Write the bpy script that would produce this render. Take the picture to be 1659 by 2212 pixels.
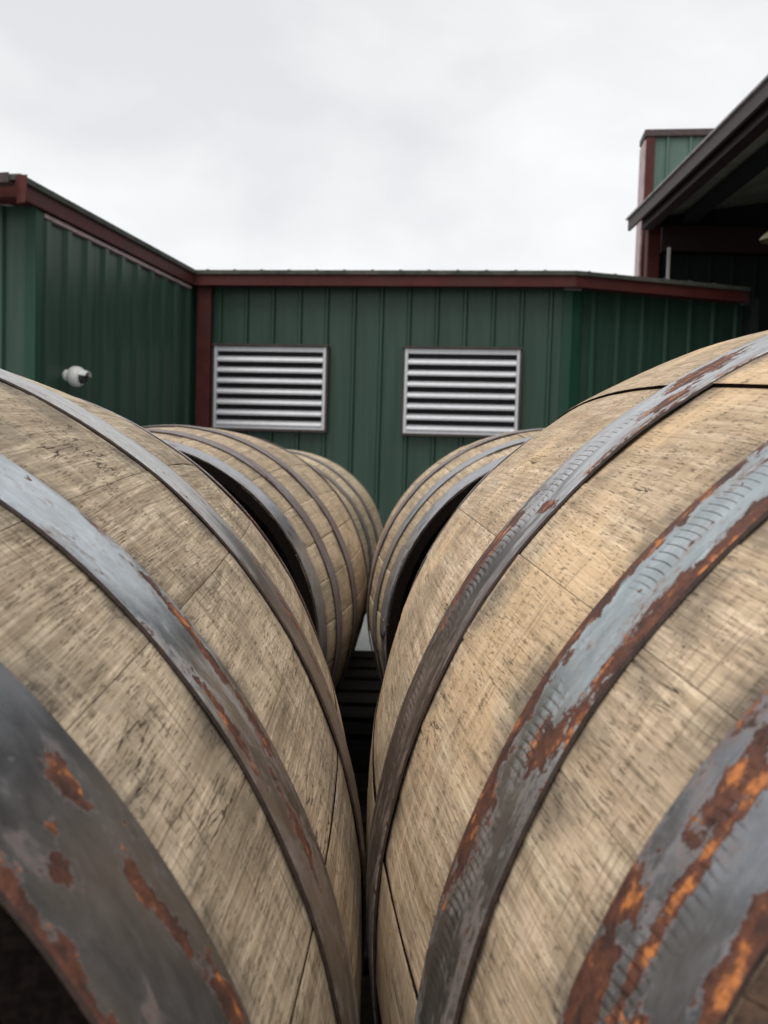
import bpy, bmesh, math, random
from math import sin, cos, pi, radians as R
from mathutils import Vector, Matrix, noise
random.seed(7)
sc = bpy.context.scene
COL = sc.collection
for o in list(bpy.data.objects): bpy.data.objects.remove(o)

# ------------------------------------------------------------------ camera
CAMH = 0.72
PITCH, ROLL = -0.056, 0.029
cd = bpy.data.cameras.new('camera')
cam = bpy.data.objects.new('camera', cd); COL.objects.link(cam)
cd.sensor_fit = 'VERTICAL'; cd.lens = 4.15; cd.sensor_height = 4.15 * 2212 / 1883.0
cd.sensor_width = cd.sensor_height * 0.75
cd.clip_start = 0.01; cd.clip_end = 2000
cam.matrix_world = Matrix.Translation((0, 0, CAMH)) @ Matrix.Rotation(PITCH, 4, 'X') @ Matrix.Rotation(pi / 2, 4, 'X') @ Matrix.Rotation(ROLL, 4, 'Z')
cd.dof.use_dof = True; cd.dof.focus_distance = 0.53; cd.dof.aperture_fstop = 2.7
sc.camera = cam

# ------------------------------------------------------------------ world and sun (overcast)
w = bpy.data.worlds.new('World'); sc.world = w; w.use_nodes = True
nt = w.node_tree; nt.nodes.clear()
N = nt.nodes.new; Lk = nt.links.new
SUN_EL, SUN_AZ = R(60), R(-155)      # azimuth measured from +Y towards +X
sky = N('ShaderNodeTexSky'); sky.sky_type = 'NISHITA'; sky.sun_disc = False
sky.sun_elevation = SUN_EL; sky.sun_rotation = SUN_AZ
sky.air_density = 1.0; sky.dust_density = 4.0
bgs = N('ShaderNodeBackground'); bgs.inputs['Strength'].default_value = 0.05
Lk(sky.outputs[0], bgs.inputs['Color'])
tc = N('ShaderNodeTexCoord')
mp = N('ShaderNodeMapping'); mp.inputs['Scale'].default_value = (1.0, 1.0, 1.9); mp.inputs['Location'].default_value = (3.1, 1.7, 0.4)
Lk(tc.outputs['Generated'], mp.inputs['Vector'])
n1 = N('ShaderNodeTexNoise'); n1.inputs['Scale'].default_value = 2.6; n1.inputs['Detail'].default_value = 6; n1.inputs['Roughness'].default_value = 0.5; n1.inputs['Distortion'].default_value = 0.15
Lk(mp.outputs[0], n1.inputs['Vector'])
rp = N('ShaderNodeValToRGB')
rp.color_ramp.elements[0].position = 0.36; rp.color_ramp.elements[0].color = (0.82, 0.835, 0.85, 1)
rp.color_ramp.elements[1].position = 0.60; rp.color_ramp.elements[1].color = (1.0, 1.01, 1.02, 1)
Lk(n1.outputs['Fac'], rp.inputs['Fac'])
bgc = N('ShaderNodeBackground'); bgc.inputs['Strength'].default_value = 0.89
sx = N('ShaderNodeSeparateXYZ'); Lk(tc.outputs['Generated'], sx.inputs[0])
mr = N('ShaderNodeMapRange'); Lk(sx.outputs[2], mr.inputs[0]); mr.inputs[1].default_value = 0.10; mr.inputs[2].default_value = 0.60; mr.inputs[3].default_value = 1.06; mr.inputs[4].default_value = 0.94
vm = N('ShaderNodeVectorMath'); vm.operation = 'SCALE'; Lk(rp.outputs[0], vm.inputs[0]); Lk(mr.outputs[0], vm.inputs['Scale'])
Lk(vm.outputs[0], bgc.inputs['Color'])
mx = N('ShaderNodeMixShader'); mx.inputs[0].default_value = 0.93
Lk(bgs.outputs[0], mx.inputs[1]); Lk(bgc.outputs[0], mx.inputs[2])
wo = N('ShaderNodeOutputWorld'); Lk(mx.outputs[0], wo.inputs['Surface'])

sd = bpy.data.lights.new('sun', 'SUN'); sd.energy = 1.5; sd.angle = R(45); sd.color = (1.0, 0.97, 0.92)
sun = bpy.data.objects.new('sun', sd); COL.objects.link(sun)
dv = Vector((sin(SUN_AZ) * cos(SUN_EL), cos(SUN_AZ) * cos(SUN_EL), sin(SUN_EL)))
sun.rotation_euler = dv.to_track_quat('Z', 'Y').to_euler(); sun.location = (0, 0, 20)

sc.view_settings.view_transform = 'Standard'; sc.view_settings.look = 'None'
sc.view_settings.exposure = 0.20; sc.view_settings.gamma = 1.0; sc.view_settings.use_curve_mapping = False

# ------------------------------------------------------------------ helpers
def tag(o, label=None, cat=None, group=None, kind=None):
    if label: o['label'] = label
    if cat: o['category'] = cat
    if group: o['group'] = group
    if kind: o['kind'] = kind
    return o
def empty(name, loc=(0, 0, 0), rz=0.0):
    o = bpy.data.objects.new(name, None); COL.objects.link(o); o.location = loc; o.rotation_euler = (0, 0, rz)
    o.empty_display_size = 0.1
    return o
def link_mesh(name, me, parent=None, mats=()):
    for m in mats: me.materials.append(m)
    o = bpy.data.objects.new(name, me); COL.objects.link(o)
    if parent is not None: o.parent = parent
    return o
class MB:
    def __init__(s): s.v = []; s.f = []; s.m = []
    def add(s, vs, fs, mi=0):
        b = len(s.v); s.v += [tuple(p) for p in vs]
        for f in fs: s.f.append(tuple(i + b for i in f)); s.m.append(mi)
    def box(s, c, d, M=None, mi=0, bev=0.0):
        x, y, z = d[0] / 2, d[1] / 2, d[2] / 2
        bm = bmesh.new(); bmesh.ops.create_cube(bm, size=1)
        for v in bm.verts: v.co = Vector((v.co.x * d[0], v.co.y * d[1], v.co.z * d[2]))
        if bev: bmesh.ops.bevel(bm, geom=bm.edges[:], offset=bev, segments=2, affect='EDGES', profile=0.5)
        bm.verts.ensure_lookup_table()
        T = Matrix.Translation(c) @ (M if M is not None else Matrix())
        s.add([T @ v.co for v in bm.verts], [[v.index for v in f.verts] for f in bm.faces], mi)
        bm.free(); return s
    def prism(s, poly, axis_from, axis_to, ex, ey, mi=0):
        """poly: 2D points; swept from axis_from to axis_to; ex, ey: 3D directions of the 2D axes"""
        a, b = Vector(axis_from), Vector(axis_to); n = len(poly)
        vs = [a + ex * p[0] + ey * p[1] for p in poly] + [b + ex * p[0] + ey * p[1] for p in poly]
        fs = [(i, (i + 1) % n, n + (i + 1) % n, n + i) for i in range(n)] + [tuple(range(n - 1, -1, -1)), tuple(range(n, 2 * n))]
        s.add(vs, fs, mi); return s
    def tube(s, pts, rad, seg=10, mi=0, caps=True):
        pts = [Vector(p) for p in pts]; rings = []
        for i, p in enumerate(pts):
            d = (pts[min(i + 1, len(pts) - 1)] - pts[max(i - 1, 0)]).normalized()
            u = d.orthogonal().normalized() if i == 0 else (u - d * u.dot(d)).normalized()
            q = d.cross(u); rr = rad[i] if isinstance(rad, (list, tuple)) else rad
            rings.append([p + (u * cos(2 * pi * k / seg) + q * sin(2 * pi * k / seg)) * rr for k in range(seg)])
        vs = [v for r_ in rings for v in r_]; fs = []
        for i in range(len(rings) - 1):
            for k in range(seg):
                fs.append((i * seg + k, i * seg + (k + 1) % seg, (i + 1) * seg + (k + 1) % seg, (i + 1) * seg + k))
        if caps: fs += [tuple(range(seg - 1, -1, -1)), tuple((len(rings) - 1) * seg + k for k in range(seg))]
        s.add(vs, fs, mi); return s
    def build(s, name, mats, parent=None, smooth=False):
        me = bpy.data.meshes.new(name); me.from_pydata(s.v, [], s.f)
        if not isinstance(mats, (list, tuple)): mats = [mats]
        for i, p in enumerate(me.polygons): p.material_index = s.m[i]; p.use_smooth = smooth
        bm = bmesh.new(); bm.from_mesh(me); bmesh.ops.recalc_face_normals(bm, faces=bm.faces[:]); bm.to_mesh(me); bm.free()
        return link_mesh(name, me, parent, mats)

# ------------------------------------------------------------------ node material helpers
class NM:
    def __init__(s, name):
        s.m = bpy.data.materials.new(name); s.m.use_nodes = True
        s.t = s.m.node_tree; s.t.nodes.clear()
        s.out = s.t.nodes.new('ShaderNodeOutputMaterial'); s.b = s.t.nodes.new('ShaderNodeBsdfPrincipled')
        s.t.links.new(s.b.outputs[0], s.out.inputs[0])
    def n(s, ty, **k):
        nd = s.t.nodes.new(ty)
        for a, v in k.items():
            if a in nd.inputs.keys() if False else False: pass
            setattr(nd, a, v)
        return nd
    def L(s, a, b): s.t.links.new(a, b)
    def setin(s, nd, k, v):
        if isinstance(v, bpy.types.NodeSocket): s.L(v, nd.inputs[k])
        elif v is not None: nd.inputs[k].default_value = v
    def math(s, op, a, b=None, c=None, clamp=False):
        nd = s.n('ShaderNodeMath', operation=op, use_clamp=clamp)
        s.setin(nd, 0, a)
        if b is not None: s.setin(nd, 1, b)
        if c is not None: s.setin(nd, 2, c)
        return nd.outputs[0]
    def mix(s, f, a, b, bt='MIX'):
        nd = s.n('ShaderNodeMix', data_type='RGBA', blend_type=bt)
        s.setin(nd, 0, f)
        for i, v in ((6, a), (7, b)):
            if isinstance(v, tuple) and len(v) == 3: v = v + (1,)
            s.setin(nd, i, v)
        return nd.outputs[2]
    def noise(s, vec, scale=1.0, detail=3, rough=0.5, dist=0.0):
        nd = s.n('ShaderNodeTexNoise'); s.L(vec, nd.inputs['Vector'])
        nd.inputs['Scale'].default_value = scale; nd.inputs['Detail'].default_value = detail
        nd.inputs['Roughness'].default_value = rough; nd.inputs['Distortion'].default_value = dist
        return nd.outputs['Fac']
    def vmul(s, vec, sx, sy, sz=1.0):
        nd = s.n('ShaderNodeVectorMath', operation='MULTIPLY'); s.L(vec, nd.inputs[0]); nd.inputs[1].default_value = (sx, sy, sz); return nd.outputs[0]
    def vadd(s, a, b):
        nd = s.n('ShaderNodeVectorMath', operation='ADD'); s.L(a, nd.inputs[0])
        s.setin(nd, 1, b); return nd.outputs[0]
    def ss(s, v, a, b):
        nd = s.n('ShaderNodeMapRange', interpolation_type='SMOOTHSTEP'); s.L(v, nd.inputs[0])
        lo, hi = (a, b) if a < b else (b, a)
        nd.inputs[1].default_value = lo; nd.inputs[2].default_value = hi
        nd.inputs[3].default_value = 0.0 if a < b else 1.0; nd.inputs[4].default_value = 1.0 if a < b else 0.0
        return nd.outputs[0]
    def bump(s, h, dist, strength=1.0, nrm=None):
        nd = s.n('ShaderNodeBump'); s.L(h, nd.inputs['Height']); nd.inputs['Distance'].default_value = dist; nd.inputs['Strength'].default_value = strength
        if nrm is not None: s.L(nrm, nd.inputs['Normal'])
        return nd.outputs[0]
    def P(s, **k):
        for a, v in k.items():
            a = a.replace('_', ' ')
            if isinstance(v, tuple) and len(v) == 3: v = v + (1,)
            s.setin(s.b, a, v)
        return s.m

def simple_mat(name, col, rough=0.6, metal=0.0, nscale=30, var=0.15, bump=0.0, spec=0.5, dirt=None):
    a = NM(name); tc = a.n('ShaderNodeTexCoord').outputs['Object']
    nz = a.noise(tc, nscale, 5, 0.6)
    c = a.mix(a.ss(nz, 0.3, 0.7), tuple(x * (1 - var) for x in col), tuple(min(1, x * (1 + var)) for x in col))
    if dirt:
        big = a.noise(a.vadd(tc, (3.3, 1.2, 7.1)), nscale * 0.2, 6, 0.65)
        c = a.mix(a.math('MULTIPLY', a.ss(big, 0.45, 0.7), dirt[1]), c, dirt[0])
    k = dict(Base_Color=c, Roughness=rough, Metallic=metal)
    a.b.inputs['Specular IOR Level'].default_value = spec
    if bump: k['Normal'] = a.bump(nz, bump)
    return a.P(**k)

# ------------------------------------------------------------------ wood and hoop materials
def wood_mat(name, base, pale, grey, hoops, weather=0.5, saw=1.0, seed=0.0, fresh=None):
    a = NM(name)
    uv = a.n('ShaderNodeUVMap').outputs[0]
    rnd = a.n('ShaderNodeObjectInfo').outputs['Random']
    off = a.n('ShaderNodeCombineXYZ'); a.L(a.math('MULTIPLY', rnd, 13.7), off.inputs[0]); a.L(a.math('MULTIPLY', rnd, 41.3), off.inputs[1]); off.inputs[2].default_value = seed
    p = a.vadd(uv, off.outputs[0])               # u = arc metres, v = metres along the stave
    q = a.vadd(uv, (seed, seed * 1.7, 0.0))      # continues across the staves
    sep = a.n('ShaderNodeSeparateXYZ'); a.L(uv, sep.inputs[0]); V = sep.outputs[1]
    # long annual-ring grain
    wob = a.noise(a.vmul(p, 9, 2.2), 1, 3, 0.5)
    gw = a.n('ShaderNodeCombineXYZ'); a.L(a.math('MULTIPLY', wob, 0.035), gw.inputs[0])
    pg = a.vadd(p, gw.outputs[0])
    grain = a.noise(a.vmul(pg, 160, 5.0), 1, 5, 0.62)
    fine = a.noise(a.vmul(pg, 620, 22), 1, 4, 0.6)
    fibre = a.noise(a.vmul(pg, 1500, 70), 1, 3, 0.6)
    big = a.noise(a.vmul(q, 13, 10), 1, 6, 0.6, 0.3)
    big2 = a.noise(a.vmul(a.vadd(q, (5.1, 2.3, 1.0)), 30, 22), 1, 6, 0.66, 0.4)
    c = a.mix(a.ss(grain, 0.30, 0.66), base, pale)
    c = a.mix(a.math('MULTIPLY', a.ss(a.noise(a.vmul(a.vadd(p, (7.7, 1.1, 0.0)), 70, 9), 1, 4, 0.6), 0.50, 0.68), 0.5), c, tuple(min(1, x * 1.2) for x in pale))
    c = a.mix(a.math('MULTIPLY', a.ss(fine, 0.60, 0.38), 0.55), c, tuple(x * 0.55 for x in base))
    c = a.mix(a.math('MULTIPLY', a.ss(fibre, 0.60, 0.36), 0.38), c, tuple(x * 0.5 for x in base))
    # per-stave tint
    c = a.mix(a.math('MULTIPLY', a.ss(rnd, 0.35, 1.0), 0.42), c, tuple(x * 0.62 for x in base))
    c = a.mix(a.math('MULTIPLY', a.ss(a.math('FRACT', a.math('MULTIPLY', rnd, 7.3)), 0.6, 1.0), 0.45), c, tuple(min(1, x * 1.08) for x in pale))
    # grey weathering and dirty cloud shapes
    c = a.mix(a.math('MULTIPLY', a.ss(big, 0.46, 0.66), weather), c, grey)
    c = a.mix(a.math('MULTIPLY', a.ss(big2, 0.54, 0.72), weather * 0.8), c, tuple(x * 0.5 for x in grey))
    if fresh:
        c = a.mix(a.math('MULTIPLY', a.ss(a.noise(a.vmul(a.vadd(q, (9.1, 4.3, 0.0)), 9, 7), 1, 4, 0.5), 0.52, 0.66), 0.6), c, fresh)
    # circumferential saw and sander marks: fine lines across the grain
    sawn = a.noise(a.vmul(a.vadd(p, (2.0, 0.0, 0.0)), 26, 560), 1, 3, 0.6)
    sawm = a.ss(a.noise(a.vmul(q, 20, 14), 1, 3, 0.5), 0.36, 0.62)
    sawl = a.math('MULTIPLY', a.ss(sawn, 0.54, 0.70), sawm)
    c = a.mix(a.math('MULTIPLY', sawl, 0.55 * saw), c, tuple(x * 0.35 for x in base))
    # pores: short dark dashes along the grain, set in bands
    dash = a.noise(a.vmul(p, 1250, 125), 1, 2, 0.5, 0.0)
    bands = a.noise(a.vmul(p, 36, 120), 1, 3, 0.6)
    dm = a.math('MULTIPLY', a.ss(dash, 0.56, 0.66), a.ss(bands, 0.42, 0.58))
    c = a.mix(a.math('MULTIPLY', dm, 0.62), c, (0.11, 0.075, 0.045))
    # specks of mildew
    sp = a.noise(a.vmul(p, 620, 420), 1, 2, 0.6)
    spm = a.math('MULTIPLY', a.ss(sp, 0.63, 0.70), a.ss(big2, 0.42, 0.62))
    c = a.mix(a.math('MULTIPLY', spm, 0.75), c, (0.04, 0.038, 0.03))
    # planing bands across the staves and long dark streaks along the grain
    bd = a.noise(a.vmul(a.vadd(q, (0.0, 3.3, 2.0)), 7, 120), 1, 4, 0.6)
    c = a.mix(a.math('MULTIPLY', a.ss(bd, 0.50, 0.68), 0.24), c, tuple(x * 0.55 for x in base))
    c = a.mix(a.math('MULTIPLY', a.ss(bd, 0.46, 0.32), 0.25), c, tuple(min(1, x * 1.12) for x in pale))
    sk = a.noise(a.vmul(a.vadd(p, (4.4, 0.7, 3.0)), 210, 14), 1, 5, 0.65)
    c = a.mix(a.math('MULTIPLY', a.math('MULTIPLY', a.ss(sk, 0.56, 0.68), a.ss(big2, 0.36, 0.58)), 0.62), c, (0.10, 0.085, 0.06))
    hf = a.noise(a.vmul(p, 900, 420), 1, 4, 0.7)
    c = a.mix(a.math('MULTIPLY', a.ss(hf, 0.56, 0.70), 0.32), c, tuple(x * 0.42 for x in base))
    # sparse drying cracks
    cr = a.noise(a.vmul(p, 130, 13), 1, 4, 0.5, 0.6)
    cra = a.math('ABSOLUTE', a.math('SUBTRACT', cr, 0.5))
    crm = a.math('MULTIPLY', a.ss(cra, 0.010, 0.002), a.ss(a.noise(a.vmul(p, 22, 12), 1, 2, 0.5), 0.60, 0.66))
    c = a.mix(a.math('MULTIPLY', crm, 0.85), c, (0.03, 0.02, 0.012))
    # iron staining beside the hoops
    st = None
    sw = a.math('MULTIPLY_ADD', a.noise(a.vmul(q, 34, 30), 1, 4, 0.6), 0.05, -0.025)
    Vw = a.math('ADD', V, sw)
    for (h0, h1) in hoops:
        mid, hw = (h0 + h1) / 2, (h1 - h0) / 2
        d = a.math('ABSOLUTE', a.math('SUBTRACT', Vw, mid))
        m_ = a.ss(d, hw + 0.022, hw - 0.002)
        st = m_ if st is None else a.math('MAXIMUM', st, m_)
    stn = a.math('MULTIPLY', st, a.ss(a.noise(a.vmul(q, 26, 9), 1, 4, 0.6), 0.40, 0.62))
    c = a.mix(a.math('MULTIPLY', stn, 0.75), c, (0.092, 0.082, 0.070))
    h = a.math('MULTIPLY', fine, 0.5)
    h = a.math('SUBTRACT', h, a.math('MULTIPLY', dm, 0.6))
    h = a.math('SUBTRACT', h, a.math('MULTIPLY', sawl, 0.55 * saw))
    h = a.math('SUBTRACT', h, a.math('MULTIPLY', crm, 3.0))
    h = a.math('ADD', h, a.math('MULTIPLY', grain, 0.9))
    return a.P(Base_Color=c, Roughness=a.math('MULTIPLY_ADD', grain, 0.2, 0.62), Normal=a.bump(h, 0.0009, 0.9), Specular_IOR_Level=0.25)

RUST = [(0.050, 0.020, 0.014), (0.125, 0.042, 0.022), (0.55, 0.19, 0.05)]
def hoop_mat(name, zinc, rust=0.5, width=0.045, emboss=0.0, streak=1.0, blobs=(), seed=0.0, metal=0.55, rough=0.36, edge=0.5, films=()):
    """UV: u = arc metres, v = 0..width across (0 = edge nearer the barrel's open end)"""
    a = NM(name)
    uv = a.n('ShaderNodeUVMap').outputs[0]
    q = a.vadd(uv, (seed, seed * 0.37, seed))
    sep = a.n('ShaderNodeSeparateXYZ'); a.L(uv, sep.inputs[0]); U, V = sep.outputs[0], sep.outputs[1]
    big = a.noise(a.vmul(q, 20 * streak, 48), 1, 8, 0.68, 0.6)
    med = a.noise(a.vmul(q, 60, 140), 1, 5, 0.62, 0.3)
    fine = a.noise(a.vmul(q, 500, 700), 1, 3, 0.6)
    scr = a.noise(a.vmul(q, 60, 1500), 1, 3, 0.6)
    zc = a.mix(a.ss(med, 0.35, 0.68), tuple(x * 0.80 for x in zinc), tuple(min(1, x * 1.12) for x in zinc))
    zc = a.mix(a.math('MULTIPLY', a.ss(scr, 0.55, 0.75), 0.35), zc, tuple(x * 0.45 for x in zinc))
    zc = a.mix(a.math('MULTIPLY', a.ss(fine, 0.62, 0.74), 0.5), zc, tuple(x * 0.3 for x in zinc))
    # rust field
    rag = a.noise(a.vmul(q, 190, 330), 1, 5, 0.7)
    f = a.math('ADD', big, a.math('MULTIPLY', a.math('SUBTRACT', med, 0.5), 0.42))
    f = a.math('ADD', f, a.math('MULTIPLY', a.math('SUBTRACT', rag, 0.5), 0.50))
    ed = a.math('MINIMUM', V, a.math('SUBTRACT', width, V))
    f = a.math('ADD', f, a.math('MULTIPLY', a.ss(ed, 0.011, 0.0), 0.16 * edge))
    wv = a.math('MULTIPLY', a.math('SUBTRACT', a.noise(a.vmul(q, 90, 150), 1, 4, 0.7), 0.5), 3.0)
    for (bu, bv, ru, rv, st) in blobs:
        du = a.math('DIVIDE', a.math('SUBTRACT', U, bu), ru); dv_ = a.math('DIVIDE', a.math('SUBTRACT', V, bv), rv)
        d = a.math('SQRT', a.math('ADD', a.math('MULTIPLY', du, du), a.math('MULTIPLY', dv_, dv_)))
        d = a.math('ADD', d, wv)
        f = a.math('ADD', f, a.math('MULTIPLY', a.ss(d, 1.1, 0.35), st))
    th = 0.74 - 0.30 * rust
    spot = a.ss(a.noise(a.vmul(a.vadd(q, (3.1, 8.2, 0.0)), 120, 150), 1, 3, 0.55), 0.66, 0.72)
    f = a.math('ADD', f, a.math('MULTIPLY', spot, 0.22))
    rm = a.ss(f, th, th + 0.06)
    halo = a.ss(f, th - 0.16, th + 0.02)
    rc = a.noise(a.vmul(a.vadd(q, (1.7, 0.4, 0)), 75, 150), 1, 5, 0.65)
    r1 = a.mix(a.ss(rc, 0.38, 0.54), RUST[0], RUST[1]); r1 = a.mix(a.ss(rc, 0.55, 0.64), r1, RUST[2])
    r1 = a.mix(a.math('MULTIPLY', a.ss(a.noise(a.vmul(q, 320, 500), 1, 3, 0.6), 0.5, 0.7), 0.5), r1, (0.10, 0.045, 0.04))
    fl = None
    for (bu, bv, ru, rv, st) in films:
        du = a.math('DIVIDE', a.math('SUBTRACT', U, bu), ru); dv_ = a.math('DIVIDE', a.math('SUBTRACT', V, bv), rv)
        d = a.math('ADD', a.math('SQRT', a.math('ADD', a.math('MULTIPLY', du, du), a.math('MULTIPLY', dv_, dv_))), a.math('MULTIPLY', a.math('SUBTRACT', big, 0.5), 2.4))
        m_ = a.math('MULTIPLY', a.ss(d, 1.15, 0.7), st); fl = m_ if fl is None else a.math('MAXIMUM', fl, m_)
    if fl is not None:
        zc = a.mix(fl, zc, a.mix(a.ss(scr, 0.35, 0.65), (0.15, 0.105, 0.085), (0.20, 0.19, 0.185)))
    c = a.mix(a.math('MULTIPLY', halo, 0.72), zc, (0.17, 0.105, 0.085))
    c = a.mix(rm, c, r1)
    met = a.math('MULTIPLY', a.math('SUBTRACT', 1.0, halo), metal)
    ro = a.math('ADD', a.math('MULTIPLY_ADD', halo, 0.35, rough), a.math('MULTIPLY', a.math('SUBTRACT', med, 0.5), 0.25))
    h = a.math('MULTIPLY', fine, 0.12)
    h = a.math('ADD', h, a.math('MULTIPLY', rm, a.math('MULTIPLY_ADD', a.noise(a.vmul(q, 260, 380), 1, 4, 0.6), 2.2, -0.5)))
    h = a.math('ADD', h, a.math('MULTIPLY', a.noise(a.vmul(q, 30, 60), 1, 2, 0.5), 1.2))
    if emboss:
        # row of stamped crescents along the band, between two fine rolled lines
        vc = a.math('DIVIDE', a.math('SUBTRACT', V, width * 0.5), width * 0.5)          # -1..1
        jit = a.math('MULTIPLY', a.noise(a.vmul(q, 40, 1), 1, 2, 0.5), 1.2)
        ph = a.math('ADD', a.math('ADD', a.math('MULTIPLY', U, 290.0), a.math('MULTIPLY', a.math('MULTIPLY', vc, vc), -1.6)), jit)
        fr = a.math('FRACT', ph)
        saw = a.math('MULTIPLY', a.ss(fr, 0.0, 0.75), a.ss(fr, 1.0, 0.86))
        mask = a.ss(a.math('ABSOLUTE', a.math('ADD', vc, -0.12)), 0.42, 0.26)
        vary = a.ss(a.noise(a.vmul(q, 16, 24), 1, 3, 0.6), 0.44, 0.62)
        h = a.math('ADD', h, a.math('MULTIPLY', a.math('MULTIPLY', a.math('MULTIPLY', saw, mask), vary), 1.5 * emboss))
        ln = a.ss(a.math('ABSOLUTE', a.math('SUBTRACT', a.math('ABSOLUTE', vc), 0.66)), 0.07, 0.0)
        h = a.math('ADD', h, a.math('MULTIPLY', ln, 0.8 * emboss))
    return a.P(Base_Color=c, Metallic=met, Roughness=ro, Normal=a.bump(h, 0.00045, 1.0))

def plain_wood(name, c0, c1, scale=1.0, rough=0.75):
    a = NM(name); tc = a.n('ShaderNodeTexCoord').outputs['Object']
    rnd = a.n('ShaderNodeObjectInfo').outputs['Random']
    cmb = a.n('ShaderNodeCombineXYZ'); a.L(a.math('MULTIPLY', rnd, 17.0), cmb.inputs[0]); a.L(a.math('MULTIPLY', rnd, 5.0), cmb.inputs[2])
    p = a.vadd(tc, cmb.outputs[0])
    g = a.noise(a.vmul(p, 4 * scale, 90 * scale, 90 * scale), 1, 5, 0.6); b = a.noise(p, 9 * scale, 5, 0.6)
    c = a.mix(a.ss(g, 0.3, 0.7), c0, c1); c = a.mix(a.math('MULTIPLY', a.ss(b, 0.45, 0.7), 0.6), c, tuple(x * 0.45 for x in c0))
    return a.P(Base_Color=c, Roughness=rough, Normal=a.bump(g, 0.002))

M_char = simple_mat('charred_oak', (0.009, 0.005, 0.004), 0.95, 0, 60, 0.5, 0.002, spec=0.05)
M_endL = simple_mat('shaded_end_grain', (0.009, 0.006, 0.005), 0.9, 0, 300, 0.5, 0.001, spec=0.05)  # near-black colour holds the shade that falls on the left chime
M_endR = simple_mat('brown_end_grain', (0.10, 0.058, 0.036), 0.8, 0, 220, 0.5, 0.001, dirt=((0.045, 0.03, 0.02), 0.8))
M_rivet = simple_mat('rusty_rivet', (0.20, 0.13, 0.11), 0.45, 0.6, 400, 0.5, 0.0006)
M_hedge = simple_mat('hoop_cut_edge', (0.035, 0.018, 0.013), 0.75, 0.0, 300, 0.5)

# ------------------------------------------------------------------ ground
gm = NM('wet_concrete'); tcg = gm.n('ShaderNodeTexCoord').outputs['Object']
g1 = gm.noise(tcg, 0.7, 6, 0.6); g2 = gm.noise(tcg, 60, 4, 0.6); g3 = gm.noise(tcg, 6, 6, 0.7)
gc = gm.mix(gm.ss(g1, 0.35, 0.65), (0.17, 0.17, 0.168), (0.26, 0.26, 0.255))
gc = gm.mix(gm.math('MULTIPLY', gm.ss(g2, 0.5, 0.7), 0.4), gc, (0.14, 0.14, 0.14))
gc = gm.mix(gm.math('MULTIPLY', gm.ss(g3, 0.55, 0.7), 0.35), gc, (0.17, 0.165, 0.155))
gm.P(Base_Color=gc, Roughness=gm.math('MULTIPLY_ADD', g1, 0.5, 0.3), Normal=gm.bump(g2, 0.003))
me = bpy.data.meshes.new('ground'); me.from_pydata([(-400, -400, 0), (400, -400, 0), (400, 400, 0), (-400, 400, 0)], [], [(0, 1, 2, 3)])
tag(link_mesh('ground', me, None, [gm.m]), kind='structure')

# ------------------------------------------------------------------ green metal building (left wing, vent wall, angled wall)
def wallpaint(name, col, gloss=0.38):
    a = NM(name); tc = a.n('ShaderNodeTexCoord').outputs['Object']
    st = a.noise(a.vmul(tc, 14, 14, 0.7), 1, 5, 0.6); nz = a.noise(tc, 3, 5, 0.6)
    c = a.mix(a.ss(st, 0.3, 0.7), tuple(x * 0.82 for x in col), tuple(x * 1.15 for x in col))
    c = a.mix(a.math('MULTIPLY', a.ss(nz, 0.5, 0.75), 0.35), c, tuple((x * 0.7 + 0.012) for x in col))
    a.b.inputs['Specular IOR Level'].default_value = 0.4
    return a.P(Base_Color=c, Roughness=a.math('MULTIPLY_ADD', st, 0.2, gloss), Normal=a.bump(a.noise(a.vmul(tc, 1.5, 1.5, 0.8), 1, 2, 0.5), 0.012))
M_green = wallpaint('green_painted_steel', (0.029, 0.066, 0.046), 0.30)
M_trimg = wallpaint('dark_green_trim', (0.008, 0.052, 0.030), 0.45)
M_red = simple_mat('maroon_painted_steel', (0.082, 0.018, 0.015), 0.6, 0, 8, 0.18, spec=0.25, dirt=((0.06, 0.03, 0.028), 0.6))
M_redlit = simple_mat('maroon_trim_with_reflection', (0.42, 0.29, 0.29), 0.45, 0, 8, 0.2)  # maroon lightened so the colour carries the trim's reflection
M_drip = simple_mat('mossy_roof_edge', (0.050, 0.055, 0.042), 0.8, 0, 10, 0.4, dirt=((0.12, 0.095, 0.085), 0.6))
M_roof = simple_mat('weathered_metal_roof', (0.10, 0.11, 0.10), 0.6, 0.2, 5, 0.3)
M_alum = simple_mat('mill_aluminium', (0.62, 0.62, 0.65), 0.42, 0.1, 20, 0.06)
M_black = simple_mat('black_backing', (0.012, 0.012, 0.012), 0.8)
M_flash = simple_mat('brown_flashing', (0.058, 0.038, 0.036), 0.6, 0, 20, 0.3)

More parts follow.
